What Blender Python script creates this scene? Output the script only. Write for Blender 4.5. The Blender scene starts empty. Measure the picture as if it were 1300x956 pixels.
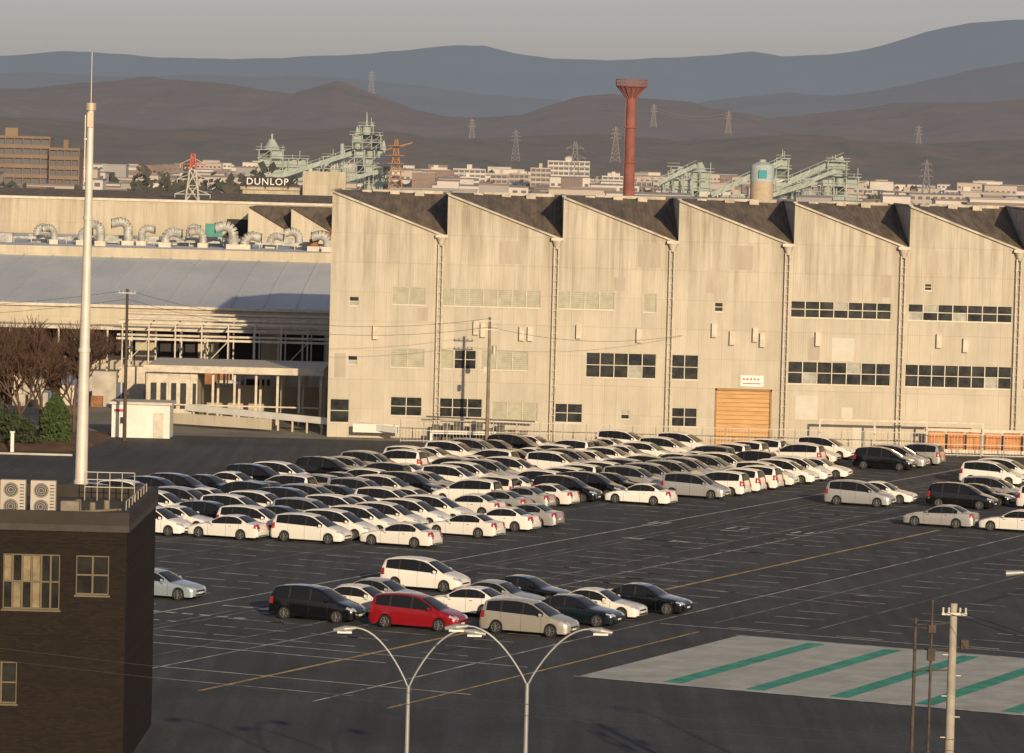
import bpy, bmesh, math, random
from mathutils import Vector, Matrix, noise
random.seed(7)
scn=bpy.context.scene
scn.view_settings.view_transform='Standard'
scn.view_settings.look='None'
scn.view_settings.exposure=0
# ------------------------------------------------------------------ helpers
class MB:
    def __init__(s): s.v=[];s.f=[];s.m=[];s.s=[]
    def add(s,vs,fs,m=0,sm=False):
        o=len(s.v); s.v+= [tuple(v) for v in vs]
        for f in fs:
            s.f.append(tuple(i+o for i in f)); s.m.append(m); s.s.append(sm)
    def quad(s,a,b,c,d,m=0,sm=False): s.add([a,b,c,d],[(0,1,2,3)],m,sm)
    def box(s,x0,x1,y0,y1,z0,z1,m=0):
        s.add([(x0,y0,z0),(x1,y0,z0),(x1,y1,z0),(x0,y1,z0),(x0,y0,z1),(x1,y0,z1),(x1,y1,z1),(x0,y1,z1)],
              [(0,3,2,1),(4,5,6,7),(0,1,5,4),(1,2,6,5),(2,3,7,6),(3,0,4,7)],m)
    def beam(s,p0,p1,w,h=None,m=0):
        h=h or w; p0=Vector(p0);p1=Vector(p1);d=(p1-p0).normalized()
        up=Vector((0,0,1)) if abs(d.z)<.95 else Vector((0,1,0))
        a=d.cross(up).normalized()*w/2; b=a.cross(d).normalized()*h/2
        s.add([p0-a-b,p0+a-b,p0+a+b,p0-a+b,p1-a-b,p1+a-b,p1+a+b,p1-a+b],
              [(0,3,2,1),(4,5,6,7),(0,1,5,4),(1,2,6,5),(2,3,7,6),(3,0,4,7)],m)
    def cyl(s,p0,p1,r0,r1=None,n=10,m=0,cap=True,sm=True):
        r1=r0 if r1 is None else r1; p0=Vector(p0);p1=Vector(p1);d=(p1-p0).normalized()
        up=Vector((0,0,1)) if abs(d.z)<.95 else Vector((0,1,0))
        a=d.cross(up).normalized(); b=a.cross(d).normalized()
        vs=[]
        for p,r in((p0,r0),(p1,r1)):
            for i in range(n):
                t=2*math.pi*i/n; vs.append(p+a*math.cos(t)*r+b*math.sin(t)*r)
        s.add(vs,[(i,(i+1)%n,n+(i+1)%n,n+i) for i in range(n)],m,sm)
        if cap: s.add(vs,[tuple(range(n-1,-1,-1)),tuple(range(n,2*n))],m,False)
    def tube(s,pts,r,n=8,m=0):
        for a,b in zip(pts[:-1],pts[1:]): s.cyl(a,b,r,r,n,m)
    def obj(s,name,mats,parent=None,loc=None,rz=0):
        me=bpy.data.meshes.new(name); me.from_pydata(s.v,[],s.f)
        for mt in mats: me.materials.append(mt)
        me.polygons.foreach_set('material_index',s.m); me.polygons.foreach_set('use_smooth',s.s)
        me.update()
        o=bpy.data.objects.new(name,me); scn.collection.objects.link(o)
        if parent: o.parent=parent
        if loc: o.location=loc
        o.rotation_euler[2]=rz
        return o
def empty(name):
    o=bpy.data.objects.new(name,None); scn.collection.objects.link(o); return o
def lerp(a,b,t): return a+(b-a)*t
def interp(tb,x):
    if x<=tb[0][0]: return tb[0][1]
    for (a,b),(c,d) in zip(tb[:-1],tb[1:]):
        if x<=c: return lerp(b,d,(x-a)/(c-a))
    return tb[-1][1]
HAZE=(.27,.255,.26)
def mk(name,base,rough=.8,metal=0,var=.15,scale=1.0,stretch=(1,1,1),bump=0,haze=0,coat=0,base2=None,wave=None,hazecol=None,detail=5,bdist=.05):
    m=bpy.data.materials.new(name); m.use_nodes=True; nt=m.node_tree; N=nt.nodes; L=nt.links
    p=N['Principled BSDF']; out=N['Material Output']
    p.inputs['Roughness'].default_value=rough; p.inputs['Metallic'].default_value=metal
    if coat: p.inputs['Coat Weight'].default_value=coat; p.inputs['Coat Roughness'].default_value=.04
    p.inputs['Base Color'].default_value=(*base,1)
    if var or base2 or bump:
        tc=N.new('ShaderNodeTexCoord'); mp=N.new('ShaderNodeMapping'); mp.inputs['Scale'].default_value=stretch
        L.new(tc.outputs['Object'],mp.inputs[0])
        nz=N.new('ShaderNodeTexNoise'); nz.inputs['Scale'].default_value=scale; nz.inputs['Detail'].default_value=detail; nz.inputs['Roughness'].default_value=.65
        L.new(mp.outputs[0],nz.inputs['Vector'])
        cr=N.new('ShaderNodeValToRGB'); cr.color_ramp.elements[0].position=.36; cr.color_ramp.elements[1].position=.64
        b2=base2 or tuple(c*(1+var) for c in base); b1=base if base2 else tuple(c*(1-var) for c in base)
        cr.color_ramp.elements[0].color=(*b1,1); cr.color_ramp.elements[1].color=(*b2,1)
        L.new(nz.outputs[0],cr.inputs[0]); L.new(cr.outputs[0],p.inputs['Base Color'])
        if bump:
            bp=N.new('ShaderNodeBump'); bp.inputs['Strength'].default_value=bump; bp.inputs['Distance'].default_value=bdist
            if wave:
                w=N.new('ShaderNodeTexWave'); w.bands_direction=wave[0]; w.inputs['Scale'].default_value=wave[1]
                L.new(tc.outputs['Object'],w.inputs[0]); L.new(w.outputs[1],bp.inputs['Height'])
            else: L.new(nz.outputs[0],bp.inputs['Height'])
            L.new(bp.outputs[0],p.inputs['Normal'])
    if haze:  # aerial haze painted into the material: fixed share of emission, no real air
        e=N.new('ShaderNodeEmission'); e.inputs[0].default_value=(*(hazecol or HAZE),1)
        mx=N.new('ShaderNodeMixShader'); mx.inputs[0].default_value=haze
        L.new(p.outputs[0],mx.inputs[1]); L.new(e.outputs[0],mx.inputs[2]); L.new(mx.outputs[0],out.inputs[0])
    return m
# lot axes: A = along the parking columns, B = along the cars
TH=math.radians(25.5)
A=Vector((math.sin(TH),math.cos(TH),0)); B=Vector((math.cos(TH),-math.sin(TH),0))
def lot(u,v,z=0): p=A*u+B*v; return (p.x,p.y,z)
H=23.5
# ------------------------------------------------------------------ camera, light, sky
cam=bpy.data.objects.new('camera',bpy.data.cameras.new('camera')); scn.collection.objects.link(cam); scn.camera=cam
cam.data.lens=140.4; cam.data.sensor_width=36; cam.data.clip_start=1; cam.data.clip_end=60000
cam.matrix_world=Matrix.Translation((0,0,H))@Matrix.Rotation(math.radians(90-3.139),4,'X')@Matrix.Rotation(math.radians(1.5),4,'Z')
EL=13.5; AZ=15
sun=bpy.data.objects.new('sun',bpy.data.lights.new('sun','SUN')); scn.collection.objects.link(sun)
sun.data.energy=4.7; sun.data.angle=math.radians(.5); sun.data.color=(1,.775,.49)
sun.rotation_euler=(math.radians(90-EL),0,math.radians(AZ))
w=bpy.data.worlds.new('World'); scn.world=w; w.use_nodes=True; wn=w.node_tree
sky=wn.nodes.new('ShaderNodeTexSky'); sky.sky_type='NISHITA'; sky.sun_disc=False
sky.sun_elevation=math.radians(EL); sky.sun_rotation=math.radians(180-AZ); sky.air_density=1.0; sky.dust_density=1.0; sky.ozone_density=2.0
hs=wn.nodes.new('ShaderNodeHueSaturation'); hs.inputs['Saturation'].default_value=.38
wn.links.new(sky.outputs[0],hs.inputs['Color'])
tn=wn.nodes.new('ShaderNodeMix'); tn.data_type='RGBA'; tn.blend_type='MULTIPLY'; tn.inputs[0].default_value=1; tn.inputs[7].default_value=(1.0,.945,1.02,1)
wn.links.new(hs.outputs[0],tn.inputs[6]); wn.links.new(tn.outputs[2],wn.nodes['Background'].inputs[0]); wn.nodes['Background'].inputs[1].default_value=.082
# ------------------------------------------------------------------ ground
M_land=mk('land',(.07,.065,.045),.95,0,base2=(.15,.12,.09),scale=.01,haze=.18)
g=MB(); g.quad((-20000,-500,0),(20000,-500,0),(20000,30000,0),(-20000,30000,0)); g.obj('ground',[M_land])
def asphalt():
    m=mk('asphalt',(.026,.030,.039),.9,0,base2=(.046,.051,.062),scale=.12)
    nt=m.node_tree;N=nt.nodes;L=nt.links;p=N['Principled BSDF']; cr=[n for n in N if n.type=='VALTORGB'][0]
    tc=[n for n in N if n.type=='TEX_COORD'][0]
    mp=N.new('ShaderNodeMapping'); mp.inputs['Rotation'].default_value=(0,0,math.radians(25.5)); mp.inputs['Scale'].default_value=(1.2,.05,1)
    L.new(tc.outputs['Object'],mp.inputs[0])
    nz=N.new('ShaderNodeTexNoise'); nz.inputs['Scale'].default_value=1.0; nz.inputs['Detail'].default_value=4; L.new(mp.outputs[0],nz.inputs['Vector'])
    c2=N.new('ShaderNodeValToRGB'); c2.color_ramp.elements[0].position=.35;c2.color_ramp.elements[1].position=.7
    c2.color_ramp.elements[0].color=(.75,.75,.75,1);c2.color_ramp.elements[1].color=(1.35,1.35,1.35,1)
    L.new(nz.outputs[0],c2.inputs[0])
    mx=N.new('ShaderNodeMix'); mx.data_type='RGBA'; mx.blend_type='MULTIPLY'; mx.inputs[0].default_value=1
    L.new(cr.outputs[0],mx.inputs[6]); L.new(c2.outputs[0],mx.inputs[7])
    n3=N.new('ShaderNodeTexNoise'); n3.inputs['Scale'].default_value=5; n3.inputs['Detail'].default_value=3; L.new(tc.outputs['Object'],n3.inputs['Vector'])
    c3=N.new('ShaderNodeValToRGB'); c3.color_ramp.elements[0].position=.3; c3.color_ramp.elements[1].position=.7; c3.color_ramp.elements[0].color=(.72,.72,.72,1);c3.color_ramp.elements[1].color=(1.3,1.3,1.3,1); L.new(n3.outputs[0],c3.inputs[0])
    m2=N.new('ShaderNodeMix'); m2.data_type='RGBA'; m2.blend_type='MULTIPLY'; m2.inputs[0].default_value=1
    L.new(mx.outputs[2],m2.inputs[6]); L.new(c3.outputs[0],m2.inputs[7]); L.new(m2.outputs[2],p.inputs['Base Color'])
    return m
M_asph=asphalt()
g=MB(); g.quad((-90,60,.01),(110,60,.01),(110,327,.01),(-90,327,.01)); g.obj('parking_lot',[M_asph])
M_patch=mk('asphalt_patch',(.020,.021,.024),.9,0,.2,1.0); M_patch2=mk('asphalt_patch_old',(.055,.056,.060),.9,0,.2,1.0)
g=MB()
for u,v,l,ww,m in((200,-81,22,.5,0),(190,-99,14,1.4,0),(232,-93,30,.4,0),(172,-90,9,1.1,1),(215,-78,26,.6,1),(262,-100,18,1.2,1),(205,-70,16,.5,0),(168,-84,12,.4,0)):
    g.quad(lot(u,v,.014),lot(u,v+ww,.014),lot(u+l,v+ww,.014),lot(u+l,v,.014),m)
g.obj('asphalt_repairs',[M_patch,M_patch2])
M_yard=mk('yard_concrete',(.20,.185,.15),.9,0,.25,.2)
g=MB(); g.quad((-120,327.2,.012),(120,327.2,.012),(120,620,.012),(-120,620,.012)); g.obj('factory_yard_pavement',[M_yard])
M_soil=mk('soil',(.10,.055,.035),.95,0,.35,.5)
g=MB()
g.add([(-90,303,.02),(-33,306,.02),(-32,326,.02),(-90,326,.02),(-90,306,.5),(-35,309,.5),(-34,323,.5),(-90,324,.5)],[(0,1,5,4),(1,2,6,5),(2,3,7,6),(4,5,6,7)])
g.obj('planting_bed',[M_soil])
M_conc=mk('concrete',(.42,.39,.34),.85,0,.2,.8)
g=MB(); g.box(-9,60,326.6,326.9,0,.15); g.box(-90,-33.2,302.2,302.5,0,.15); g.obj('kerb',[M_conc])
# ------------------------------------------------------------------ markings
M_wht=mk('road_paint_white',(.28,.28,.28),.8,0,base2=(.75,.75,.73),scale=1.2)
M_worn=mk('road_paint_worn',(.10,.10,.105),.85,0,base2=(.60,.60,.59),scale=.7)
M_faint=mk('road_paint_faint',(.04,.042,.048),.85,0,base2=(.30,.30,.30),scale=.5)
M_yel=mk('road_paint_yellow',(.22,.16,.07),.85,0,base2=(.60,.43,.18),scale=.9)
def strip(mb,u0,v0,u1,v1,wd,m=0,z=.018):
    a=Vector(lot(u0,v0,z));b=Vector(lot(u1,v1,z));d=(b-a).normalized();n=Vector((-d.y,d.x,0))*wd/2
    mb.quad(a-n,b-n,b+n,a+n,m)
g=MB()
Mk=[M_wht,M_worn,M_yel,M_faint]
for v in (-80.6,-91.7,-102.6,-100.0,-111.2,-116.5,-121.5,-126.5,-77.8,-94,-99.2,-72.5): 
    u1={-80.6:262,-91.7:280,-102.6:300,-100.0:300}.get(v,300)
    strip(g,188 if v>-78 else 150,v,u1,v,.14,0 if v==-102.6 else (1 if v in(-80.6,-91.7) else 3))
strip(g,150,-86.2,246,-86.2,.24,2)
strip(g,150,-77.0,184,-77.0,.16,2)
for v in (-83.4,-88.9,-94.7,-105.6,-108.4,-113.9,-119,-123.8,-129,-134.4,-97,-91,-75,-69,-63,-57):
    u=168.0
    while u<305:
        y=A.y*u+B.y*v
        if y<322 and not (v>-78 and u<186):
            if random.random()<.9: strip(g,u,v-random.uniform(1.0,1.7),u,v+random.uniform(.7,1.7),.17,1,.022)
        u+=3.1
for i in range(9): strip(g,174.6,-106.4+i*1.0,174.6,-105.8+i*1.0,.35,0,.022)
for i in range(7): strip(g,171.4,-106.4+i*1.0,171.4,-105.9+i*1.0,.2,0,.022)
strip(g,166,-104,166,-78,.14,0,.022); strip(g,163.4,-104,163.4,-84,.14,0,.022); strip(g,186,-80,186.0,-50,.14,0,.022)
strip(g,207,-103,200,-74,.12,1,.022);strip(g,205.8,-125,205.8,-74,.12,1,.022)
strip(g,156,-100,156,-76,.14,0,.022);strip(g,152.5,-100,152.5,-80,.14,1,.022)
def arrow(mb,u,v,s=1,m=0):
    P=[(0,.12),(2.4,.12),(2.4,.5),(4,0),(2.4,-.5),(2.4,-.12),(0,-.12)]
    vs=[lot(u+b*s,v+a*s,.026) for a,b in P]; mb.add(vs,[(0,1,5,6)],m); mb.add(vs,[(2,3,4)],m)
arrow(g,179,-101.6); arrow(g,227,-99.5); arrow(g,227,-96.5,-1)
for v,t in((-103,0),(-97.5,1),(-93,0)):
    strip(g,236,v,236,v+1.3,.25,0,.024); strip(g,237,v,238.6,v,.25,0,.024); strip(g,237,v+.9,238.6,v+.9,.25,0,.024)
g.obj('parking_markings',Mk)
M_pad=mk('pale_painted_pad',(.36,.37,.35),.8,0,base2=(.50,.51,.48),scale=.5); M_teal=mk('green_floor_paint',(.04,.30,.22),.7,0,.3,.8)
g=MB(); 
def rect(mb,u0,u1,v0,v1,z,m): mb.quad(lot(u0,v0,z),lot(u0,v1,z),lot(u1,v1,z),lot(u1,v0,z),m)
rect(g,164.5,183.6,-74.7,-48,.03,0)
for v in (-70.3,-66.3,-62.3,-58.3,-54.3): rect(g,165,183,v-.45,v+.45,.036,1)
strip(g,183.7,-74.9,183.7,-48,.15,2,.036); strip(g,164.4,-74.9,164.4,-48,.15,2,.036)
g.obj('striped_loading_pad',[M_pad,M_teal,M_wht])
# ------------------------------------------------------------------ cars
M_glass=mk('car_glass',(.012,.013,.015),.06,0,0); M_glass.node_tree.nodes['Principled BSDF'].inputs['Specular IOR Level'].default_value=.7
M_tyre=mk('tyre',(.012,.012,.012),.8,0,0); M_rim=mk('alloy_rim',(.5,.5,.5),.3,.8,0)
M_trim=mk('black_trim',(.015,.015,.015),.6,0,0); M_head=mk('headlamp',(.75,.76,.78),.12,.5,0,coat=1); M_tail=mk('tail_lamp',(.35,.012,.012),.2,0,0,coat=1)
M_plate=mk('number_plate',(.7,.7,.66),.5,0,0); M_chrome=mk('chrome',(.7,.7,.7),.15,1,0)
def paint(n,c,metal=0,r=.32): return mk('car_paint_'+n,c,r,metal,0,coat=1)
PA={'white':paint('white',(.80,.78,.74)),'pearl':paint('pearl',(.72,.70,.65)),'silver':paint('silver',(.50,.50,.49),.5),
    'black':paint('black',(.004,.004,.005),0,.12),'red':paint('red',(.26,.006,.012),.1,.2),'champagne':paint('champagne',(.50,.47,.41),.5),'blue':paint('blue',(.36,.44,.50),.4),'grey':paint('grey',(.16,.165,.17),.5),'navy':paint('navy',(.006,.012,.015),0,.15)}
CMATS=[None,M_glass,M_tyre,M_rim,M_trim,M_head,M_tail,M_plate,M_chrome]
KIND={
 'van':dict(L=4.80,W=.90,top=[(0,.56),(.06,.70),(.2,.80),(.5,.92),(.95,1.04),(1.1,1.10),(1.55,1.36),(1.95,1.57),(2.25,1.66),(2.8,1.73),(3.5,1.73),(4.2,1.67),(4.5,1.60),(4.58,1.50),(4.68,1.12),(4.76,.92),(4.8,.70)],
   belt=[(0,.66),(1.0,.98),(2.5,1.04),(4.6,1.12)],ws=(.97,1.97),rg=(4.5,4.68),sg=(1.35,4.42),pil=(2.45,3.62),seam=(1.42,2.5,3.6),ax=(.92,3.85),gz=.2),
 'sedan':dict(L=4.85,W=.89,top=[(0,.52),(.06,.64),(.2,.72),(.6,.82),(1.3,.93),(1.45,.97),(1.8,1.18),(2.15,1.36),(2.45,1.44),(2.85,1.47),(3.25,1.45),(3.5,1.39),(3.85,1.22),(4.12,1.08),(4.3,1.05),(4.7,1.02),(4.78,.96),(4.85,.74)],
   belt=[(0,.62),(1.3,.90),(2.6,.94),(4.2,.99)],ws=(1.32,2.2),rg=(3.45,4.12),sg=(1.75,3.78),pil=(2.7,3.5),seam=(1.5,2.72,3.62),ax=(.88,3.72),gz=.19),
 'wagon':dict(L=4.62,W=.87,top=[(0,.54),(.06,.66),(.2,.75),(.6,.86),(1.1,.96),(1.25,1.01),(1.6,1.22),(1.95,1.41),(2.3,1.50),(2.8,1.54),(3.5,1.52),(4.1,1.45),(4.3,1.38),(4.5,1.05),(4.58,.9),(4.62,.7)],
   belt=[(0,.64),(1.1,.93),(2.6,.97),(4.4,1.03)],ws=(1.12,2.0),rg=(4.25,4.5),sg=(1.5,4.15),pil=(2.5,3.4),seam=(1.4,2.5,3.42),ax=(.85,3.5),gz=.19)}
def car_mesh(kind):
    K=KIND[kind]; L=K['L'];W=K['W'];mb=MB()
    xs=set([0,.03,.06,.12,L,L-.03,L-.08]); x=.2
    while x<L-.1: xs.add(round(x,3)); x+=.1
    for t in K['top']: xs.add(t[0])
    for s in K['seam']: xs.add(s-.007); xs.add(s+.007)
    for s in K['pil']: xs.add(s-.05); xs.add(s+.05)
    for s in K['ws']+K['rg']+K['sg']: xs.add(s)
    for a in K['ax']:
        for d in(-.37,-.33,-.25,-.12,0,.12,.25,.33,.37): xs.add(round(a+d,3))
    xs=sorted(xs)
    def wid(x):
        f=interp([(0,.70),(.06,.82),(.2,.92),(.5,.985),(1,1),(L-1,1),(L-.4,.98),(L-.12,.93),(L,.84)],x); return W*f
    rows=[]
    for x in xs:
        w=wid(x); zt=interp(K['top'],x); zb=K['gz']
        if x<.1 or x>L-.1: zb=K['gz']+.06
        for a in K['ax']:
            d=abs(x-a)
            if d<.37: zb=max(zb,.31+math.sqrt(.37**2-d*d))
        belt=min(interp(K['belt'],x),zt-.05)
        h=max(0,zt-belt-.05); tum=.36*h
        z3=max(.5,zb+.03); z4=max(min(.76,belt-.03),z3+.02); z4=min(z4,belt-.01) if z4>belt else z4
        yb=w*.965; yg=yb-.012
        y7=yg-tum
        z7=zt-.075 if zt-.075>belt+.012 else belt+.014
        P=[(0,zb),(w*.88,zb),(w*.985,zb+.015),(w,z3),(w*.995,z4),(yb,belt),(yg,belt+.012),(y7,z7),(y7-.05,max(z7+.01,zt-.028)),(y7*.6,zt-.004),(0,zt+.006)]
        rows.append(P)
    n=len(rows[0])
    for sgn in(1,-1):
        vs=[];
        for x,P in zip(xs,rows):
            for y,z in P: vs.append((L/2-x,sgn*y,z))
        for i in range(len(xs)-1):
            xm=(xs[i]+xs[i+1])/2
            inarch=any(abs(xm-a)<.37 for a in K['ax'])
            for j in range(n-1):
                m=0
                if j==0: m=4
                if any(abs(xm-s)<.008 for s in K['seam']) and 2<=j<=5: m=4
                if j==6 and K['sg'][0]<xm<K['sg'][1] and not any(abs(xm-s)<.05 for s in K['pil']): m=1
                if j==6 and any(abs(xm-s)<.05 for s in K['pil']): m=4
                if K['ws'][0]<xm<K['ws'][1] and j>=8: m=1
                if K['rg'][0]<xm<K['rg'][1] and j>=8: m=1
                if xm<.42 and xm>.05 and j in(4,5,6,7): m=5
                if .03<xm<.2 and j==8: m=5
                if xm>L-.28 and j in(4,5) : m=6
                if L-.12<xm and j in (7,8): m=6
                if xm>L-.1 and j==8 and kind!='sedan': m=6
                if not inarch and j==1 and .4<xm<L-.4: m=4
                a=i*n+j; q=(a,a+1,a+n+1,a+n) if sgn>0 else (a,a+n,a+n+1,a+1)
                mb.add([vs[k] for k in q],[(0,1,2,3)],m,False)
        for idx,fl in((0,1),(len(xs)-1,-1)):
            pv=[vs[idx*n+j] for j in range(n)]
            mb.add(pv,[tuple(range(n)) if fl*sgn<0 else tuple(range(n-1,-1,-1))],0)
    fx=L/2
    mb.box(fx-.02,fx+.012,-.42,.42,.47,.55,4); mb.box(fx-.02,fx+.014,-.40,.40,.50,.515,8)
    mb.box(fx-.02,fx+.016,-.5,.5,.27,.36,4); mb.box(fx-.01,fx+.024,-.17,.17,.37,.455,7)
    mb.box(-fx-.024,-fx+.01,-.17,.17,.52,.62,7); mb.box(-fx-.012,-fx+.02,-.6,.6,.27,.33,4)
    for s in(-1,1):
        mb.box(-fx-.01,-fx+.03,s*.62-.1,s*.62+.1,.60,.70,6)
        xm=L/2-K['ws'][0]-.45; zz=interp(K['belt'],K['ws'][0]+.4)+.1
        mb.beam((xm,s*(W-.06),zz-.04),(xm,s*(W+.06),zz-.02),.05,.04,4)
        mb.cyl((xm-.05,s*(W+.13),zz),(xm+.07,s*(W+.13),zz),.095,.06,8,0)
        for sx in K['seam'][:2]: mb.beam((L/2-sx-.22,s*(W+.004),.83),(L/2-sx-.40,s*(W+.004),.83),.03,.03,8 if kind=='sedan' else 0)
        for a in K['ax']:
            cx=L/2-a
            mb.cyl((cx,s*(W-.24),.325),(cx,s*(W-.015),.325),.325,.325,20,2)
            mb.cyl((cx,s*(W-.015),.325),(cx,s*(W-.009),.325),.235,.235,16,4)
            for k in range(7):
                t=k*2*math.pi/7; mb.beam((cx,s*(W-.006),.325),(cx+.21*math.cos(t),s*(W-.006),.325+.21*math.sin(t)),.06,.02,3)
            for k in range(16):
                t=k*math.pi/8;t2=(k+1)*math.pi/8
                mb.beam((cx+.22*math.cos(t),s*(W-.008),.325+.22*math.sin(t)),(cx+.22*math.cos(t2),s*(W-.008),.325+.22*math.sin(t2)),.03,.012,3)
            mb.cyl((cx,s*(W-.01),.325),(cx,s*(W+.003),.325),.05,.05,8,3)
    o=mb.obj('tmp',[M_trim]*9); me=o.data
    bm=bmesh.new(); bm.from_mesh(me); bmesh.ops.remove_doubles(bm,verts=bm.verts,dist=.0008)
    bmesh.ops.dissolve_degenerate(bm,dist=.0005,edges=bm.edges)
    bmesh.ops.recalc_face_normals(bm,faces=bm.faces)
    for f in bm.faces: f.smooth=f.material_index in(0,1,5,6,2)
    for e in bm.edges:
        if len(e.link_faces)==2 and e.calc_face_angle(0)>math.radians(38): e.smooth=False
    bm.to_mesh(me); bm.free(); bpy.data.objects.remove(o); return me
BASE={k:car_mesh(k) for k in KIND}
CACHE={}
def car(kind,col,u,v,left=False,rot=0):
    key=(kind,col)
    if key not in CACHE:
        me=BASE[kind].copy(); me.name=kind+'_'+col
        for i in range(9): me.materials[i]=PA[col] if i==0 else CMATS[i]
        CACHE[key]=me
    nm={'van':'parked_minivan','sedan':'parked_sedan','wagon':'parked_hatchback'}[kind]
    o=bpy.data.objects.new(nm,CACHE[key]); scn.collection.objects.link(o)
    x,y,_=lot(u+.3,v); o.location=(x-.2,y,.012)
    o.rotation_euler=(0,0,math.radians(-23.5+rot+(180 if left else 0)+random.uniform(-1,1)))
    return o
car('van','black',176.3,-94.5); car('sedan','pearl',180.2,-94.0); car('sedan','silver',183.6,-94.6)
car('van','white',192.3,-96.5)
car('van','red',176.3,-88.8); car('sedan','white',183.2,-89.5,True); car('sedan','silver',186.6,-89.3); car('sedan','black',189.8,-89.2)
car('van','champagne',177.6,-83.3); car('sedan','navy',183,-83.3); car('sedan','pearl',186.6,-83.6); car('sedan','black',190.2,-82.6,False)
car('sedan','blue',180,-105.9)
car('van','silver',259.8,-96.8); car('sedan','white',263.4,-96.5); 
car('van','black',263.1,-90.5); car('sedan','black',266.6,-90.4);car('van','silver',270.2,-90.6); car('van','white',284.4,-95.5); car('van','white',288,-95.6);car('van','pearl',266,-84.9);
car('sedan','silver',248.2,-86.8,True); car('sedan','pearl',248.3,-81.6,True)
def ok(u,v): return A.y*(u+.9)+B.y*v<319.5
def fill(v,u0,u1,step,kinds,cols,left=False,skip=()):
    u=u0
    while u<u1:
        if not any(a<=u<=b for a,b in skip) and ok(u,v):
            k=random.choices(['van','sedan','wagon'],kinds)[0]; c=random.choices(list(cols),list(cols.values()))[0]
            car(k,c,u,v+random.uniform(-.2,.2),left if random.random()<.92 else not left)
        u+=step*random.uniform(.96,1.08)
mixw={'white':7,'pearl':3,'silver':3,'black':1.6,'champagne':1,'grey':.6}
dark={'black':3,'navy':.6,'silver':2,'white':5,'pearl':2}
# column 4
car('sedan','pearl',212.9,-108.6,True); car('sedan','pearl',221,-108.3,True); car('sedan','white',226.4,-108.4,True);car('sedan','silver',229.9,-108.4,True)
car('sedan','white',250.1,-109.2,True)
car('van','silver',257.6,-108.3); fill(-108.3,261,283,3.3,(8,1,0),{'white':6,'pearl':2,'silver':1})
car('van','black',292.3,-107); fill(-107,295.6,312,3.3,(8,1,0),{'white':3,'silver':3,'black':2})
# column 3
car('van','pearl',211.5,-113.9); fill(-113.9,215,231,3.4,(7,2,0),{'white':5,'pearl':2,'black':1})
fill(-114.3,234,247,3.6,(0,1,0),{'silver':4,'white':2,'pearl':1},True)
car('van','black',248.9,-114.2); car('van','black',253,-114.2); fill(-114.2,256.6,296,3.4,(5,2,1),mixw,skip=((284,291),))
car('van','white',300.2,-115); fill(-115,303.6,312,3.2,(1,0,0),dark)
# column 2
car('sedan','pearl',210.2,-119,True); fill(-119,213.7,238,3.4,(5,4,0),{'white':5,'black':2,'silver':2,'pearl':2})
fill(-118.6,242,300,3.4,(5,3,1),mixw,True,skip=((270,274),))
# column 1
car('van','white',209.5,-123.8); fill(-123.8,213,246,3.4,(5,2,1),dark); fill(-124.4,248,291,3.4,(5,3,1),mixw,skip=((262,266),)); 
car('van','white',295.7,-125.4); fill(-125,299,310,3.3,(1,0,0),{'white':3,'black':3})
# column 0
fill(-129,209,231,3.4,(6,2,1),dark); fill(-129.5,233,292,3.4,(4,4,1),mixw,True,skip=((255,259),)); car('van','white',294.5,-130.1)
fill(-134.6,214,249,3.4,(5,2,1),{'white':4,'black':3,'silver':2}); car('van','black',251.7,-134.4); fill(-134.6,255.3,290,3.4,(5,2,1),mixw)
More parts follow.
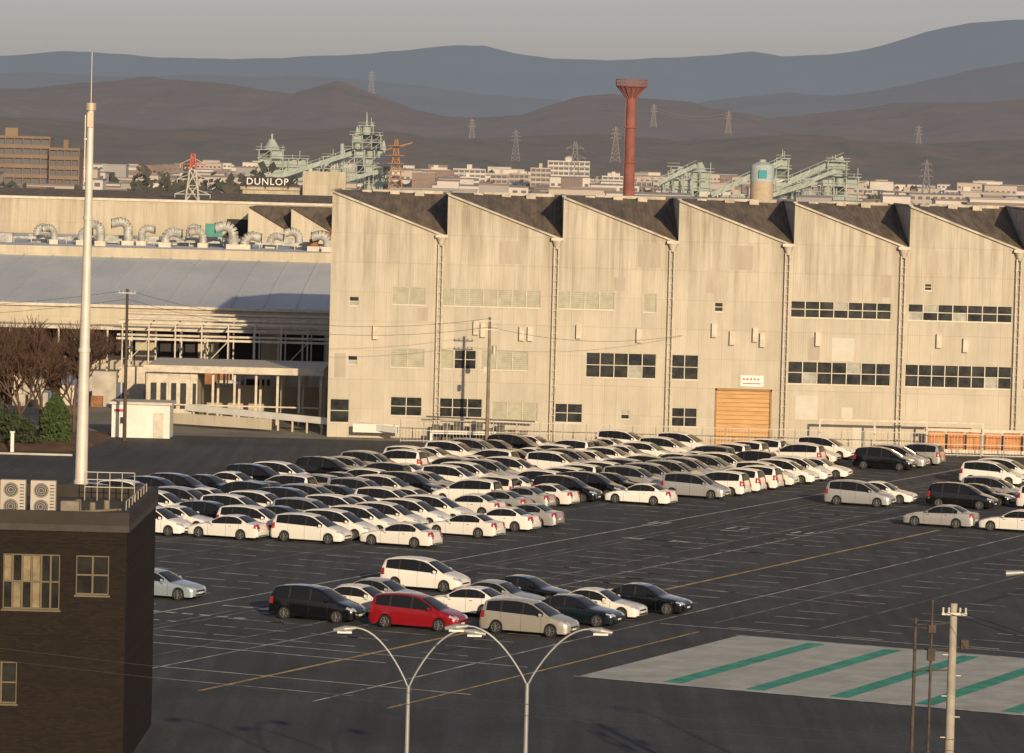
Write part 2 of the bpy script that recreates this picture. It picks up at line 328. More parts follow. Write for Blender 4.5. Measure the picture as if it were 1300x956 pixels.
# ------------------------------------------------------------------ factory facade material
def facade_mat(name,c1,c2,streak=.5,z0=8,z1=19):
    m=mk(name,c1,.85,0,base2=c2,scale=.3,stretch=(1,1,.6)); nt=m.node_tree;N=nt.nodes;L=nt.links;p=N['Principled BSDF']
    cr=[n for n in N if n.type=='VALTORGB'][0]; tc=[n for n in N if n.type=='TEX_COORD'][0]
    mp=N.new('ShaderNodeMapping'); mp.inputs['Scale'].default_value=(1.5,1.5,.10); L.new(tc.outputs['Object'],mp.inputs[0])
    nz=N.new('ShaderNodeTexNoise'); nz.inputs['Scale'].default_value=1.3; nz.inputs['Detail'].default_value=5; nz.inputs['Roughness'].default_value=.6; L.new(mp.outputs[0],nz.inputs['Vector'])
    c2n=N.new('ShaderNodeValToRGB'); c2n.color_ramp.elements[0].position=.30; c2n.color_ramp.elements[1].position=.60
    d=1-streak; c2n.color_ramp.elements[0].color=(d,d*.96,d*.9,1); c2n.color_ramp.elements[1].color=(1,1,1,1); L.new(nz.outputs[0],c2n.inputs[0])
    sx=N.new('ShaderNodeSeparateXYZ'); L.new(tc.outputs['Object'],sx.inputs[0])
    mr=N.new('ShaderNodeMapRange'); mr.inputs[1].default_value=z0; mr.inputs[2].default_value=z1; mr.inputs[3].default_value=.2; mr.inputs[4].default_value=1; L.new(sx.outputs[2],mr.inputs[0])
    mx=N.new('ShaderNodeMix'); mx.data_type='RGBA'; mx.blend_type='MULTIPLY'; L.new(mr.outputs[0],mx.inputs[0]); L.new(cr.outputs[0],mx.inputs[6]); L.new(c2n.outputs[0],mx.inputs[7])
    cb=N.new('ShaderNodeCombineXYZ'); L.new(sx.outputs[0],cb.inputs[0]); L.new(sx.outputs[2],cb.inputs[1])
    bk=N.new('ShaderNodeTexBrick'); bk.inputs['Scale'].default_value=1; bk.inputs['Brick Width'].default_value=.96; bk.inputs['Row Height'].default_value=2.42; bk.offset=0; bk.inputs['Mortar Size'].default_value=.02
    bk.inputs['Color1'].default_value=(.955,.955,.955,1); bk.inputs['Color2'].default_value=(1.03,1.025,1.01,1); bk.inputs['Mortar'].default_value=(.85,.83,.79,1); L.new(cb.outputs[0],bk.inputs[0])
    m2=N.new('ShaderNodeMix'); m2.data_type='RGBA'; m2.blend_type='MULTIPLY'; m2.inputs[0].default_value=1; L.new(mx.outputs[2],m2.inputs[6]); L.new(bk.outputs[0],m2.inputs[7])
    L.new(m2.outputs[2],p.inputs['Base Color'])
    w=N.new('ShaderNodeTexWave'); w.bands_direction='X'; w.inputs['Scale'].default_value=1.6; L.new(tc.outputs['Object'],w.inputs[0])
    bp=N.new('ShaderNodeBump'); bp.inputs['Strength'].default_value=.15; bp.inputs['Distance'].default_value=.03; L.new(w.outputs[1],bp.inputs['Height']); L.new(bp.outputs[0],p.inputs['Normal'])
    return m
M_fac=facade_mat('stained_cladding',(.455,.41,.335),(.525,.48,.40),.42)
M_fglass=mk('window_glass',(.015,.018,.02),.08,0,base2=(.05,.05,.048),scale=1.2)
M_blind=mk('window_blind',(.32,.32,.28),.6,0,.2,2)
M_louv=mk('pale_louvre_panel',(.37,.36,.27),.6,0,.12,1.5)
M_alu=mk('aluminium_frame',(.46,.43,.36),.5,.2,.1)
M_roofd=mk('dark_slate_roof',(.10,.078,.058),.85,0,base2=(.21,.165,.125),scale=.5,stretch=(3,.4,1),bump=.4,wave=('X',.9))
M_shut=mk('wooden_shutter',(.44,.25,.10),.7,0,base2=(.58,.35,.15),scale=1.2,stretch=(.4,1,3)); M_shut2=mk('shutter_slat_dark',(.30,.17,.07),.7,0,.1)  # second material: darker brown for slat strips and frame
def wall(mb,x0,x1,z0,z1,y,holes,dep=.22,m=0):
    X=sorted(set([x0,x1]+[h[0] for h in holes]+[h[1] for h in holes])); Z=sorted(set([z0,z1]+[h[2] for h in holes]+[h[3] for h in holes]))
    for a,b in zip(X[:-1],X[1:]):
        for c,d in zip(Z[:-1],Z[1:]):
            mx,mz=(a+b)/2,(c+d)/2
            if any(h[0]<mx<h[1] and h[2]<mz<h[3] for h in holes): continue
            mb.quad((a,y,c),(b,y,c),(b,y,d),(a,y,d),m)
    for h in holes:
        a,b,c,d=h[:4]
        mb.quad((a,y,c),(a,y+dep,c),(b,y+dep,c),(b,y,c),m); mb.quad((a,y,d),(b,y,d),(b,y+dep,d),(a,y+dep,d),m)
        mb.quad((a,y,c),(a,y,d),(a,y+dep,d),(a,y+dep,c),m); mb.quad((b,y,c),(b,y+dep,c),(b,y+dep,d),(b,y,d),m)
def window(mb,h,y,pane=1.15,kind='g',pb=.07):
    a,b,c,d=h[:4]; n=max(1,round((b-a)/pane)); 
    for i in range(n):
        p,q=a+(b-a)*i/n,a+(b-a)*(i+1)/n
        zm=lerp(c,d,.5)
        for (e,f) in((c,zm),(zm,d)):
            if kind=='l': m=2
            else: m=1 if random.random()<pb else 0
            mb.quad((p,y+.16,e),(q,y+.16,e),(q,y+.16,f),(p,y+.16,f),m)
        mb.box(p-.035,p+.035,y+.05,y+.155,c,d,3)
    mb.box(b-.05,b,y+.05,y+.155,c,d,3)
    mb.box(a,b,y+.06,y+.15,c,c+.06,3); mb.box(a,b,y+.06,y+.15,d-.06,d,3)
    if kind=='g': mb.box(a,b,y+.08,y+.145,lerp(c,d,.5)-.03,lerp(c,d,.5)+.03,3)
    else:
        z=c+.12
        while z<d-.08: mb.box(a,b,y+.10,y+.152,z,z+.05,2); z+=.16
    mb.box(a-.05,b+.05,y-.07,y+.02,c-.07,c-.003,3)
FY=330.0; XL=-15.2; TW=9.55; NT=9; ZV=16.8; ZP=20.3
wins=[(22.9,31.2,10.9,12.3,'g'),(32.6,41.2,10.9,12.3,'g'),(42.3,50.6,10.9,12.3,'g'),
 (-10.1,-7.3,11.1,12.6,'l'),(-6.1,2.2,11.1,12.6,'l'),(3.4,8.3,11.1,12.6,'l'),(10.7,11.8,11.0,12.6,'l'),
 (-10.1,-7.3,5.9,7.5,'l'),(-6.1,-4.9,5.9,7.5,'l'),(-4.8,-3,5.9,7.5,'g'),(-2.6,1.3,5.9,7.5,'l'),
 (6.1,11.9,5.5,7.6,'g'),(13.1,15.4,5.5,7.6,'g'),(22.8,31.3,5.4,7.3,'g'),(32.5,41.3,5.4,7.3,'g'),(42.3,50.6,5.4,7.3,'g'),
 (-10.0,-7.4,1.9,3.5,'g'),(-6.1,-2.4,1.9,3.5,'g'),(-1.6,2.2,1.7,3.3,'l'),(3.4,5.9,1.7,3.3,'g'),(13.3,15.4,1.6,3.2,'g'),
 (-13.6,-12.8,10.9,11.7,'g'),(-13.6,-12.8,6.0,6.8,'g'),(16.6,17.3,11.2,12.0,'g'),(33.9,34.5,13.4,14.0,'g'),(9.1,9.8,2.1,2.9,'g'),(-15.0,-13.4,1.2,3.2,'g')]
fac=empty('sawtooth_factory')
mb=MB(); wall(mb,XL,XL+TW*NT,0,ZV,FY,[w_[:4] for w_ in wins]+[(17.0,21.4,0,4.7)])
for k in range(NT):
    a=XL+TW*k;b=a+TW
    mb.add([(a,FY,ZV),(b,FY,ZV),(a,FY,ZP)],[(0,1,2)]); 
mb.quad((XL,FY,0),(XL,FY,ZP),(XL,FY+34,ZV),(XL,FY+34,0)); mb.add([(XL,FY,ZP),(XL,FY+14,ZP),(XL,FY+34,ZV)],[(0,1,2)])
xr=XL+TW*NT; mb.quad((xr,FY,0),(xr,FY+34,0),(xr,FY+34,ZV),(xr,FY,ZV)); mb.quad((XL,FY+34,0),(XL,FY+34,ZV),(xr,FY+34,ZV),(xr,FY+34,0))
for z in (4.85,9.7,14.6):
    for k in range(NT): mb.box(XL+TW*k+.1,XL+TW*(k+1)-.8,FY-.035,FY-.003,z,z+.09)
mb.obj('walls',[M_fac],fac)
mb=MB()
for w_ in wins: window(mb,w_,FY,kind=w_[4])
mb.obj('windows',[M_fglass,M_blind,M_louv,M_alu],fac)
M_newp=mk('replacement_panel',(.54,.51,.44),.8,0,.06,.8); M_oldp=mk('weathered_panel',(.40,.35,.285),.85,0,.12,.8,stretch=(1,1,.2))
mb=MB(); rr=random.Random(4); used=[]
for i in range(46):
    k=rr.randrange(NT); x=XL+TW*k+.5+.96*rr.randrange(8); z=rr.choice([.1,2.45,4.97,7.4,9.82,12.75,14.72]); hh=rr.choice([1.1,1.9,2.0]); ww=.92*rr.choice([1,1,2])
    if any(h[0]-.1<x+ww and x<h[1]+.1 and h[2]-.15<z+hh and z<h[3]+.1 for h in wins+[(16.8,21.6,0,6.1)]+used) or x+ww>XL+TW*(k+1)-1.1: continue
    used.append((x,x+ww,z,z+hh)); mb.box(x,x+ww,FY-.02,FY-.002,z,z+hh,0 if rr.random()<.5 else 1)
mb.obj('patched_panels',[M_newp,M_oldp],fac)
mb=MB()
for k in range(NT):
    a=XL+TW*k;b=a+TW; n=10
    for i in range(n):
        for j in range(4):
            def P(i,j):
                t=i/n;s=j/4; return (lerp(a,b,t)-.02,FY-.15+14.15*s,lerp(lerp(ZP,ZV,t),ZP,s)+.05)
            mb.quad(P(i,j),P(i+1,j),P(i+1,j+1),P(i,j+1),0)
    mb.beam((a,FY-.14,ZP+.02),(b-.1,FY-.14,ZV+.05),.22,.16,1)
    mb.beam((a+.02,FY-.14,ZP+.1),(a+.02,FY+14,ZP+.1),.3,.12,1)
    if k: mb.add([(a,FY,ZV),(a,FY,ZP),(a,FY+14,ZP)],[(0,1,2)],1)
    mb.box(a+TW*.3,a+TW*.93,FY+13.2,FY+13.6,ZP-.1,ZP+.16,1)
    for vx in (.25,.5,.72): mb.box(a+TW*vx-.4,a+TW*vx+.4,FY+12.0,FY+12.8,ZP-.5,ZP+.1,1)
mb.quad((XL,FY+14,ZP+.03),(xr,FY+14,ZP+.03),(xr,FY+34,ZV),(XL,FY+34,ZV),0)
mb.obj('roof',[M_roofd,mk('roof_trim',(.42,.38,.31),.7,0,.3,.8)],fac)
M_pipe=mk('downpipe_paint',(.52,.47,.39),.55,0,.15,2)
mb=MB()
for k in range(NT):
    x=XL+TW*(k+1)-.45
    for dx in(-.22,.14): mb.cyl((x+dx,FY-.28,.1),(x+dx,FY-.28,ZV-.6),.075,n=8)
    mb.cyl((x,FY-.3,ZV-.75),(x,FY-.3,ZV-.05),.16,.42,8)
    mb.box(x-.5,x+.5,FY-.55,FY-.02,ZV-.05,ZV+.18)
    z=1
    while z<ZV-1: mb.box(x-.32,x+.24,FY-.3,FY-.003,z,z+.05); z+=.62
for x,z in ((-2.7,8.6),(-3.3,8.8),(.5,8.4),(1.2,8.4),(-11.6,8.2),(16.4,9.1),(17.9,8.5),(19.8,8.8),(20.4,8.4),(10.2,8.5),(25,8.6),(35,8.7),(37.2,8.4),(5.2,8.7)):
    mb.box(x,x+.42,FY-.35,FY-.01,z,z+1.15)
mb.obj('downpipes_and_vents',[M_pipe],fac)
mb=MB(); mb.box(17.0,21.4,FY+.1,FY+.18,0,4.7)
z=.2
while z<4.6: mb.box(17.0,21.4,FY+.07,FY+.098,z,z+.05,1); z+=.35
mb.box(16.85,17.0-.003,FY-.06,FY+.1,0,4.85,1);mb.box(21.403,21.55,FY-.06,FY+.1,0,4.85,1);mb.box(16.85,21.55,FY-.06,FY-.004,4.71,4.9,1)
mb.obj('roller_shutter',[M_shut,M_shut2],fac)
M_sign=mk('sign_white',(.75,.74,.7),.5,0,.03); M_red=mk('sign_red',(.55,.03,.02),.5,0,.05)
mb=MB(); mb.box(18.9,20.8,FY-.1,FY-.03,5.1,6.0,0)
for i in range(5): mb.box(19.1+i*.3,19.26+i*.3,FY-.12,FY-.101,5.62,5.78,1)
mb.box(19.1,20.6,FY-.12,FY-.101,5.3,5.38,1); mb.obj('wall_sign',[M_sign,M_red],fac)
M_gal=mk('galvanised_steel',(.42,.40,.36),.5,.3,.1)
mb=MB(); x=-9
while x<60: mb.cyl((x,326.2,0),(x,326.2,1.9),.045,n=6); x+=1.9
for z in(.15,1.0,1.85): mb.beam((-9,326.2,z),(60,326.2,z),.05)
x=-9
while x<60: mb.beam((x,326.2,.15),(x,326.2,1.8),.018); x+=.27
mb.obj('mesh_fence',[M_gal])
M_or=mk('rust_orange_panel',(.45,.15,.04),.75,0,base2=(.55,.25,.09),scale=.8)
mb=MB()
for i in range(16):
    x=34.4+i*1.55; mb.box(x,x+1.3,327.6,328.1,.5,1.9+random.uniform(-.1,.1),0 if random.random()<.8 else 1)
mb.box(34,60,327.4,327.58,.2,.5,1); mb.box(34,60,327.4,327.58,1.95,2.2,1); mb.obj('storage_racks',[M_or,M_pipe])
mb=MB()
for x in (25.3,29.8,34.1,38.7): mb.box(x,x+.15,327.2,327.35,0,2.6)
mb.box(25.3,38.85,327.19,327.36,2.6,2.78); mb.obj('pipe_gantry',[M_pipe])
mb=MB(); mb.box(-6.6,-1.2,326.9,327.2,.7,1.0); mb.box(-6.6,-6.4,326.9,327.2,0,.7); mb.box(-1.4,-1.2,326.9,327.2,0,.7)
for i in range(9): mb.box(-6.5+i*.9,-5.9+i*.9,328.3,328.9,0,1.0+.7*random.random(),1)
mb.beam((-7,328.5,2.0),(2.0,328.5,1.8),.25,.12,1); mb.obj('bicycle_shelter',[M_sign,mk('dark_steel',(.08,.07,.06),.6,.2,.2)])
# ------------------------------------------------------------------ left hand works
M_roofb=mk('pale_blue_roof',(.48,.52,.56),.6,0,base2=(.62,.65,.67),scale=.12,stretch=(1,.3,1),bump=.25,wave=('X',1.2))
M_beige=facade_mat('beige_wall',(.43,.385,.30),(.50,.45,.36),.3)
M_dark=mk('dark_opening',(.02,.02,.022),.7,0,.2)
M_white=mk('white_paint',(.66,.65,.61),.6,0,.08,.8)
wb=empty('low_warehouse')
mb=MB()
mb.quad((-90,380,8.5),(-15.6,380,8.5),(-15.6,422,11.9),(-90,422,11.9),1)
wall(mb,-90,-15.6,0,8.45,380.3,[(-88+i*6,-84+i*6,3.6,6.6) for i in range(12)],.3,0)
mb.quad((-15.6,380.3,0),(-15.6,422,0),(-15.6,422,11.9),(-15.6,380.3,8.5),0)
mb.quad((-90,379.9,8.25),(-15.6,379.9,8.25),(-15.6,379.9,8.52),(-90,379.9,8.52),2)
mb.quad((-90,422,0),(-90,422,12.6),(-15.6,422,12.6),(-15.6,422,0),0)
mb.quad((-90,421.9,11.8),(-15.6,421.9,11.8),(-15.6,421.9,12.9),(-90,421.9,12.9),0)
mb.quad((-90,422,12.9),(-15.6,422,12.9),(-15.6,468,13.2),(-90,468,13.2),1)
for i in range(24): mb.beam((-89+i*3.1,380.2,8.62),(-89+i*3.1,421.8,11.98),.08,.06,1)
mb.obj('structure',[M_beige,M_roofb,M_pipe],wb)
mb=MB()
for i in range(12): mb.quad((-88+i*6,380.6,3.6),(-84+i*6,380.6,3.6),(-84+i*6,380.6,6.6),(-88+i*6,380.6,6.6))
mb.obj('windows',[M_dark],wb)
M_duct=mk('duct_paint',(.36,.36,.34),.6,.1,.3,1.5); M_rust=mk('rust',(.26,.12,.06),.8,0,.3,2)
def duct(x,y,z,r,h,dirx,m=0):
    b=MB(); pts=[(x,y,z),(x,y,z+h)]
    for k in range(1,7):
        t=k*math.pi/2/5*1.1; pts.append((x+dirx*(r*1.7)*(1-math.cos(t)),y,z+h+r*1.7*math.sin(t)))
    l=pts[-1]; pts.append((l[0]+dirx*r*1.0,y,l[2]-r*.3)); b.tube(pts,r,12,0); b.cyl(pts[-1],(pts[-1][0]+dirx*.05,y,pts[-1][2]),r*1.12,r*1.12,12,2)
    b.box(x-r*1.3,x+r*1.3,y-r*1.3,y+r*1.3,z-.2,z+.5,1); b.obj('roof_exhaust_duct',[m or M_duct,M_pipe,M_dark])
for x,r,h,d in((-46.5,.35,1.0,1),(-44.3,.45,1.5,-1),(-41.8,.5,1.7,-1),(-40.4,.4,1.2,1),(-37.5,.5,.8,1),(-35.6,.35,1.5,1),(-33.6,.42,1.1,-1),(-30.2,.55,1.5,-1),(-29.0,.5,.6,1),(-26.6,.4,.7,1),(-23.6,.45,1.1,-1),(-21.6,.5,.9,1),(-20.0,.5,.9,-1),(-52,.4,1.0,1),(-49.5,.35,1.2,-1)):
    duct(x,430+random.uniform(-4,6),12.95,r,h,d,M_rust if x in(-21.6,) else None)
mb=MB()
for i in range(30):
    x=-62+i*1.55+random.uniform(-.5,.5); s=random.uniform(.25,.9); y=436+random.uniform(-6,10); mb.box(x,x+s*2,y,y+1.5,12.9,13.1+s)
mb.beam((-60,432,13.5),(-18,432,13.5),.25)
for i in range(22): mb.box(-60+i*1.9,-59.9+i*1.9,431.9,432.1,12.9,13.5)
mb.obj('rooftop_equipment',[M_duct])
b2=empty('long_beige_works_building'); mb=MB()
wall(mb,-140,-17.5,0,17.3,470,[(-34.0,-30,13.4,15.4)],.3,0); mb.quad((-140,470,17.3),(-17.5,470,17.3),(-17.5,520,17.9),(-140,520,17.9),1); mb.box(-140,-17.4,469.8,470.1,17.2,17.5,2)
mb.quad((-17.5,470,0),(-17.5,520,0),(-17.5,520,17.9),(-17.5,470,17.3),0); mb.obj('structure',[M_beige,M_roofd,M_pipe],b2)
mb=MB(); mb.quad((-34,470.25,13.4),(-30,470.25,13.4),(-30,470.25,15.4),(-34,470.25,15.4),0); mb.box(-34,-31,469.9,469.98,12.6,13.2,1);mb.box(-36.5,-34.5,469.9,469.98,13.0,14.8,2)
mb.obj('windows',[M_dark,M_red,mk('teal_sign',(.05,.25,.22),.6,0,.1)],b2)
b3=empty('small_sawtooth_shed'); mb=MB()
for k in range(3):
    a=-30.5+k*4.9; b=a+4.9
    mb.add([(a,455,0),(b,455,0),(b,455,14.2),(a,455,17.0)],[(0,1,2,3)],0)
    mb.quad((a,454.8,17.1),(b,454.8,14.3),(b,469,17.1),(a,469,17.1),1)
mb.quad((-30.5,455,0),(-30.5,455,17),(-30.5,469,17),(-30.5,469,0),0); mb.obj('structure',[M_beige,M_roofd],b3)
b4=empty('rooftop_sign_building'); mb=MB(); mb.box(-36,-22,525,540,0,18.4,0); mb.box(-36.3,-21.7,524.7,540.3,18.4,18.8,0); mb.box(-28,-22.4,523,524.6,16.5,21.0,0)
for i in range(7): mb.box(-35.3+i*1.9,-34.2+i*1.9,524.9,524.98,14.4,16.2,1)
mb.obj('structure',[M_beige,M_dark],b4)
mb=MB(); mb.box(-35.8,-29.6,524.0,524.3,18.95,20.1,0)
for x in(-35.5,-33,-30): mb.beam((x,524.5,18.6),(x,524.5,20),.12,.12,0)
mb.obj('sign_board',[M_dark],b4)
fc=bpy.data.curves.new('sign_lettering','FONT'); fc.body='DUNLOP'; fc.size=1.25; fc.extrude=.02; fc.space_character=1.15
fo=bpy.data.objects.new('sign_lettering',fc); scn.collection.objects.link(fo); fo.data.materials.append(M_sign); fo.location=(-35.5,523.95,19.08); fo.rotation_euler=(math.pi/2,0,0); fo.parent=b4
cw=empty('covered_walkway'); mb=MB()
mb.box(-31.5,-16.2,342,356,4.55,4.85,0); mb.box(-31.6,-16.1,341.8,342,4.35,4.95,0)
for i in range(9): 
    for y in(342.4,348.5,355.5): mb.box(-31.3+i*1.85,-31.1+i*1.85,y,y+.2,0,4.54,0)
mb.box(-31.4,-16.3,342.3,342.4,1.5,1.62,0); mb.box(-31.4,-16.3,355.4,355.5,0,2.6,1)
mb.box(-31.4,-27,342.5,350,.02,4.3,2)
mb.obj('roof_and_posts',[M_pipe,M_beige,M_pipe],cw)
mb=MB()
for i in range(5): mb.box(-31+i*.85,-30.5+i*.85,342.42,342.48,1.2,3.4,0)
mb.obj('panels',[M_dark],cw)
pr=MB()
for z,y in((7.6,364),(6.9,366),(6.2,362),(7.9,369)):
    pr.beam((-36,y,z),(-15.8,y,z),.16,.2,0)
    pr.cyl((-36,y+.8,z+.3),(-15.8,y+.8,z+.3),.12,n=8,m=0); pr.cyl((-36,y+1.4,z+.25),(-15.8,y+1.4,z+.25),.08,n=8,m=1)
for i in range(9):
    x=-35.5+i*2.4; pr.box(x,x+.12,362,362.2,0,7.6,0); pr.box(x,x+.12,369,369.2,0,7.9,0); pr.beam((x+.1,362,7.4),(x+.1,369,7.8),.12,.12,0)
    if i%3==0: pr.beam((x,362,3.5),(x+2.4,362,6.1),.07,.07,0)
pr.obj('pipe_rack',[M_pipe,M_duct])
mb=MB()
for i in range(60):
    x=-50+random.random()*33; s=random.uniform(.5,1.8); y=random.uniform(357,375); mb.box(x,x+s*1.4,y,y+s,0,s*random.uniform(.8,2.2),random.randint(0,4))
mb.obj('stacked_pallets_and_crates',[M_pipe,M_rust,M_dark,mk('blue_crate',(.06,.12,.25),.6,0,.1),M_conc])
mb=MB(); mb.box(-60,-15.6,376,379.7,6.3,6.6,0); mb.box(-60,-15.6,376,376.2,0,.4,0)
for i in range(20): mb.box(-59+i*2.3,-58.85+i*2.3,376.1,376.3,0,6.3,0)
mb.obj('loading_canopy',[M_pipe])
mb=MB()
mb.beam((-28.5,343,1.35),(-14.5,331.5,1.15),.3,.55,0); mb.beam((-14.5,331.5,1.15),(-9.3,327.2,.9),.3,.5,0)
for t in range(12):
    p=Vector((-28.5,343,0)).lerp(Vector((-14.5,331.5,0)),t/11); mb.box(p.x-.08,p.x+.08,p.y-.08,p.y+.08,0,1.2,1)
mb.beam((-31,339,.7),(-20,333.0,.7),.12,.9,1); mb.beam((-13,328.6,.9),(-9.2,328.6,.9),.2,.7,0)
mb.obj('white_ramp_barrier',[M_white,M_beige])
hut=MB(); hut.box(-32.3,-27.6,322.5,326,.05,2.75,0); hut.box(-32.5,-27.4,322.3,326.2,2.75,2.95,1); hut.box(-28.9,-28.1,322.42,322.49,.1,2.1,1); hut.box(-31.6,-31.1,322.42,322.49,1.2,1.7,3)
hut.box(-32.1,-31.2,322.42,322.49,2.15,2.35,2); hut.obj('small_gate_hut',[M_white,M_pipe,M_red,M_dark])
# ------------------------------------------------------------------ poles
M_pole=mk('utility_pole_concrete',(.20,.17,.13),.85,0,.2,2); M_poledk=mk('old_wood_pole',(.07,.055,.04),.9,0,.25,2); M_ins=mk('insulator',(.5,.48,.44),.3,0,0)
def upole(x,y,h,r=.17,mat=None,arms=2,aw=1.0,trans=False):
    b=MB(); b.cyl((x,y,0),(x,y,h),r,r*.62,12,0)
    for k in range(arms):
        z=h-.35-k*.7; b.box(x-aw,x+aw,y-r-.1,y-r-.01,z,z+.08,1)
        for t in(-.9,-.45,.45,.9): b.cyl((x+aw*t,y-r-.05,z+.08),(x+aw*t,y-r-.05,z+.24),.035,n=6,m=2)
    for k in range(10): z=2+k*(h-3)/10; b.box(x-(.3 if k%2 else -.02),x+(.02 if k%2 else .3),y-.02,y+.02,z,z+.03,1)
    if trans: b.cyl((x+.4,y-.1,h-3),(x+.4,y-.1,h-2.3),.2,n=12,m=1); b.box(x-.4,x-.15,y-.25,y,h-4.5,h-4.0,1)
    return b.obj('utility_pole',[mat or M_pole,M_gal,M_ins])
upole(-30.9,319,12.2,.16,M_poledk,1,.7); upole(-1.9,322,10.6,.17,M_pole,2,.8,True)
upole(14.3,127,9.65,.19,mk('pale_pole',(.33,.30,.25),.8,0,.15,2),1,.4,False)
b=MB(); b.cyl((13.15,127.5,0),(13.15,127.5,9.1),.07,.05,8,0); b.cyl((13.62,127,0),(13.62,127,9.75),.05,.04,8,0)
for z in(7.4,8.1,8.9): b.beam((13.15,127.3,z),(14.2,127,z+.1),.04,.04,0)
b.box(13.5,13.74,126.85,127.1,7.8,8.2,0); b.box(13.5,13.74,126.85,127.1,8.7,8.95,0); b.box(14.55,14.8,126.85,127.1,8.2,8.5,0); b.obj('signal_post',[M_poledk])
M_wire=mk('cable',(.03,.03,.03),.7,0,0)
def wire(b,p0,p1,sag,r=.02,n=14):
    p0=Vector(p0);p1=Vector(p1); pts=[]
    for i in range(n+1):
        t=i/n; p=p0.lerp(p1,t); p.z-=4*sag*t*(1-t); pts.append(p)
    for a,c in zip(pts[:-1],pts[1:]): b.cyl(a,c,r,r,4,0,False)
b=MB()
for dz in(0,.7):
    wire(b,(-30.9,318.9,12.1-dz),(-1.9,321.8,10.5-dz),1.6,.014); wire(b,(-30.9,318.9,12.1-dz),(-70,312,11.5-dz),1.5,.014)
wire(b,(-1.9,321.8,9.8),(14,329.6,9.2),.8,.014)
for k in range(2): wire(b,(14.2-.3+k*.5,126.9,9.4),(45,60,9.2),1,.012); 
for k in range(2): wire(b,(-40,112,12.3-k*.35),(40,112,6.8-k*.3),1.4,.009,24)
b.obj('overhead_cables',[M_wire])
M_mast=mk('mast_paint',(.60,.56,.50),.45,.1,.08,1)
b=MB(); x,y=-17.85,166
b.cyl((x,y,0),(x,y,9.5),.30,.27,16,0); b.cyl((x,y,9.5),(x+.1,y,25.0),.265,.13,16,0); b.cyl((x,y,0),(x,y,.5),.5,.5,12,0)
for z in(9.5,15,20.5): b.cyl((x+.006*(z-9.5),y,z-.05),(x+.006*(z-9.5),y,z+.1),.31-.0095*(z-9),n=16,m=0)
x+=.1
b.cyl((x,y,25.0),(x,y,25.3),.22,.22,12,1); b.cyl((x,y,25.3),(x,y,27.4),.02,.015,6,0); b.box(x-.12,x+.12,y-.2,y-.1,24.3,24.9,1)
b.cyl((x-.22,y,22.0),(x-.22,y,24.8),.03,n=6); b.beam((x-.25,y,23.8),(x,y,23.8),.05)
b.obj('tall_lamp_mast',[M_mast,mk('lamp_housing',(.5,.4,.3),.5,.2,.1)])
M_lpole=mk('lamp_pole_paint',(.30,.31,.31),.45,.3,.1,1); M_lens=mk('lamp_lens',(.7,.7,.66),.2,0,0)
def lamp(x,y,z,span,rise,dl=0,name='street_lamp'):
    b=MB(); b.cyl((x,y,0),(x,y,z),.10,.065,12,0)
    for s in(-1,1):
        sp=span+(dl if s>0 else 0)
        pts=[]
        for i in range(11):
            t=i/10; pts.append((x+s*sp*(t**1.1),y,z-.1+rise*math.sin(t*math.pi/2*.98)**.95))
        b.tube(pts,.035,8,0)
        e=Vector(pts[-1]); f=e+Vector((s*.75,0,-.10))
        b.cyl(e,(e+f)/2,.05,.12,10,0); b.cyl((e+f)/2,f,.12,.06,10,0); m=(e+f)/2; b.box(m.x-.24,m.x+.24,m.y-.08,m.y+.08,m.z-.14,m.z-.07,1)
    b.obj(name,[M_lpole,M_lens])
lamp(-3.2,133,5.75,1.8,2.0); lamp(.75,128,6.6,1.95,1.9)
b=MB(); b.cyl((17.2,128,0),(17.2,128,10.0),.1,.06,10,0); b.tube([(17.2,128,10.0),(17.0,128,10.4),(16.6,128,10.6)],.045,8,0); b.cyl((16.6,128,10.6),(16.05,128,10.55),.07,.11,10,0); b.obj('street_lamp',[M_lpole])
# ------------------------------------------------------------------ brick building lower-left
M_brick=mk('dark_brown_tile',(.03,.02,.015),.8,0,.25,3)
def brickify(m):
    nt=m.node_tree;N=nt.nodes;L=nt.links;p=N['Principled BSDF'];tc=[n for n in N if n.type=='TEX_COORD'][0]
    sx=N.new('ShaderNodeSeparateXYZ');L.new(tc.outputs['Object'],sx.inputs[0]);cb=N.new('ShaderNodeCombineXYZ');L.new(sx.outputs[0],cb.inputs[0]);L.new(sx.outputs[2],cb.inputs[1])
    bk=N.new('ShaderNodeTexBrick'); bk.inputs['Scale'].default_value=1; bk.inputs['Brick Width'].default_value=.24;bk.inputs['Row Height'].default_value=.075;bk.inputs['Mortar Size'].default_value=.008
    bk.inputs['Color1'].default_value=(.021,.014,.010,1);bk.inputs['Color2'].default_value=(.012,.008,.0065,1);bk.inputs['Mortar'].default_value=(.009,.008,.007,1)
    L.new(cb.outputs[0],bk.inputs[0]);L.new(bk.outputs[0],p.inputs['Base Color']); p.inputs['Specular IOR Level'].default_value=.2
brickify(M_brick)
of=empty('brick_office_building'); BY=150; BX=-14.35
ow=[(-19.0,-16.85,6.0,8.1,'g'),(-16.25,-15.0,6.6,8.1,'g'),(-23.5,-19.6,6.0,8.1,'g'),(-19.6,-18.4,2.4,4.0,'g')]
mb=MB(); wall(mb,-40,BX,0,9.0,BY,[o_[:4] for o_ in ow],.25,0)
mb.quad((BX,BY,0),(BX,162,0),(BX,162,9),(BX,BY,9),0); mb.quad((-40,162,0),(-40,162,9),(BX,162,9),(BX,162,0),0)
for z in(4.9,8.55): mb.box(-40,BX-.02,BY-.05,BY-.003,z,z+.12,0)
mb.obj('walls',[M_brick],of)
mb=MB(); mb.box(-40,BX+.08,BY-.08,162.1,9.0,9.25,0)
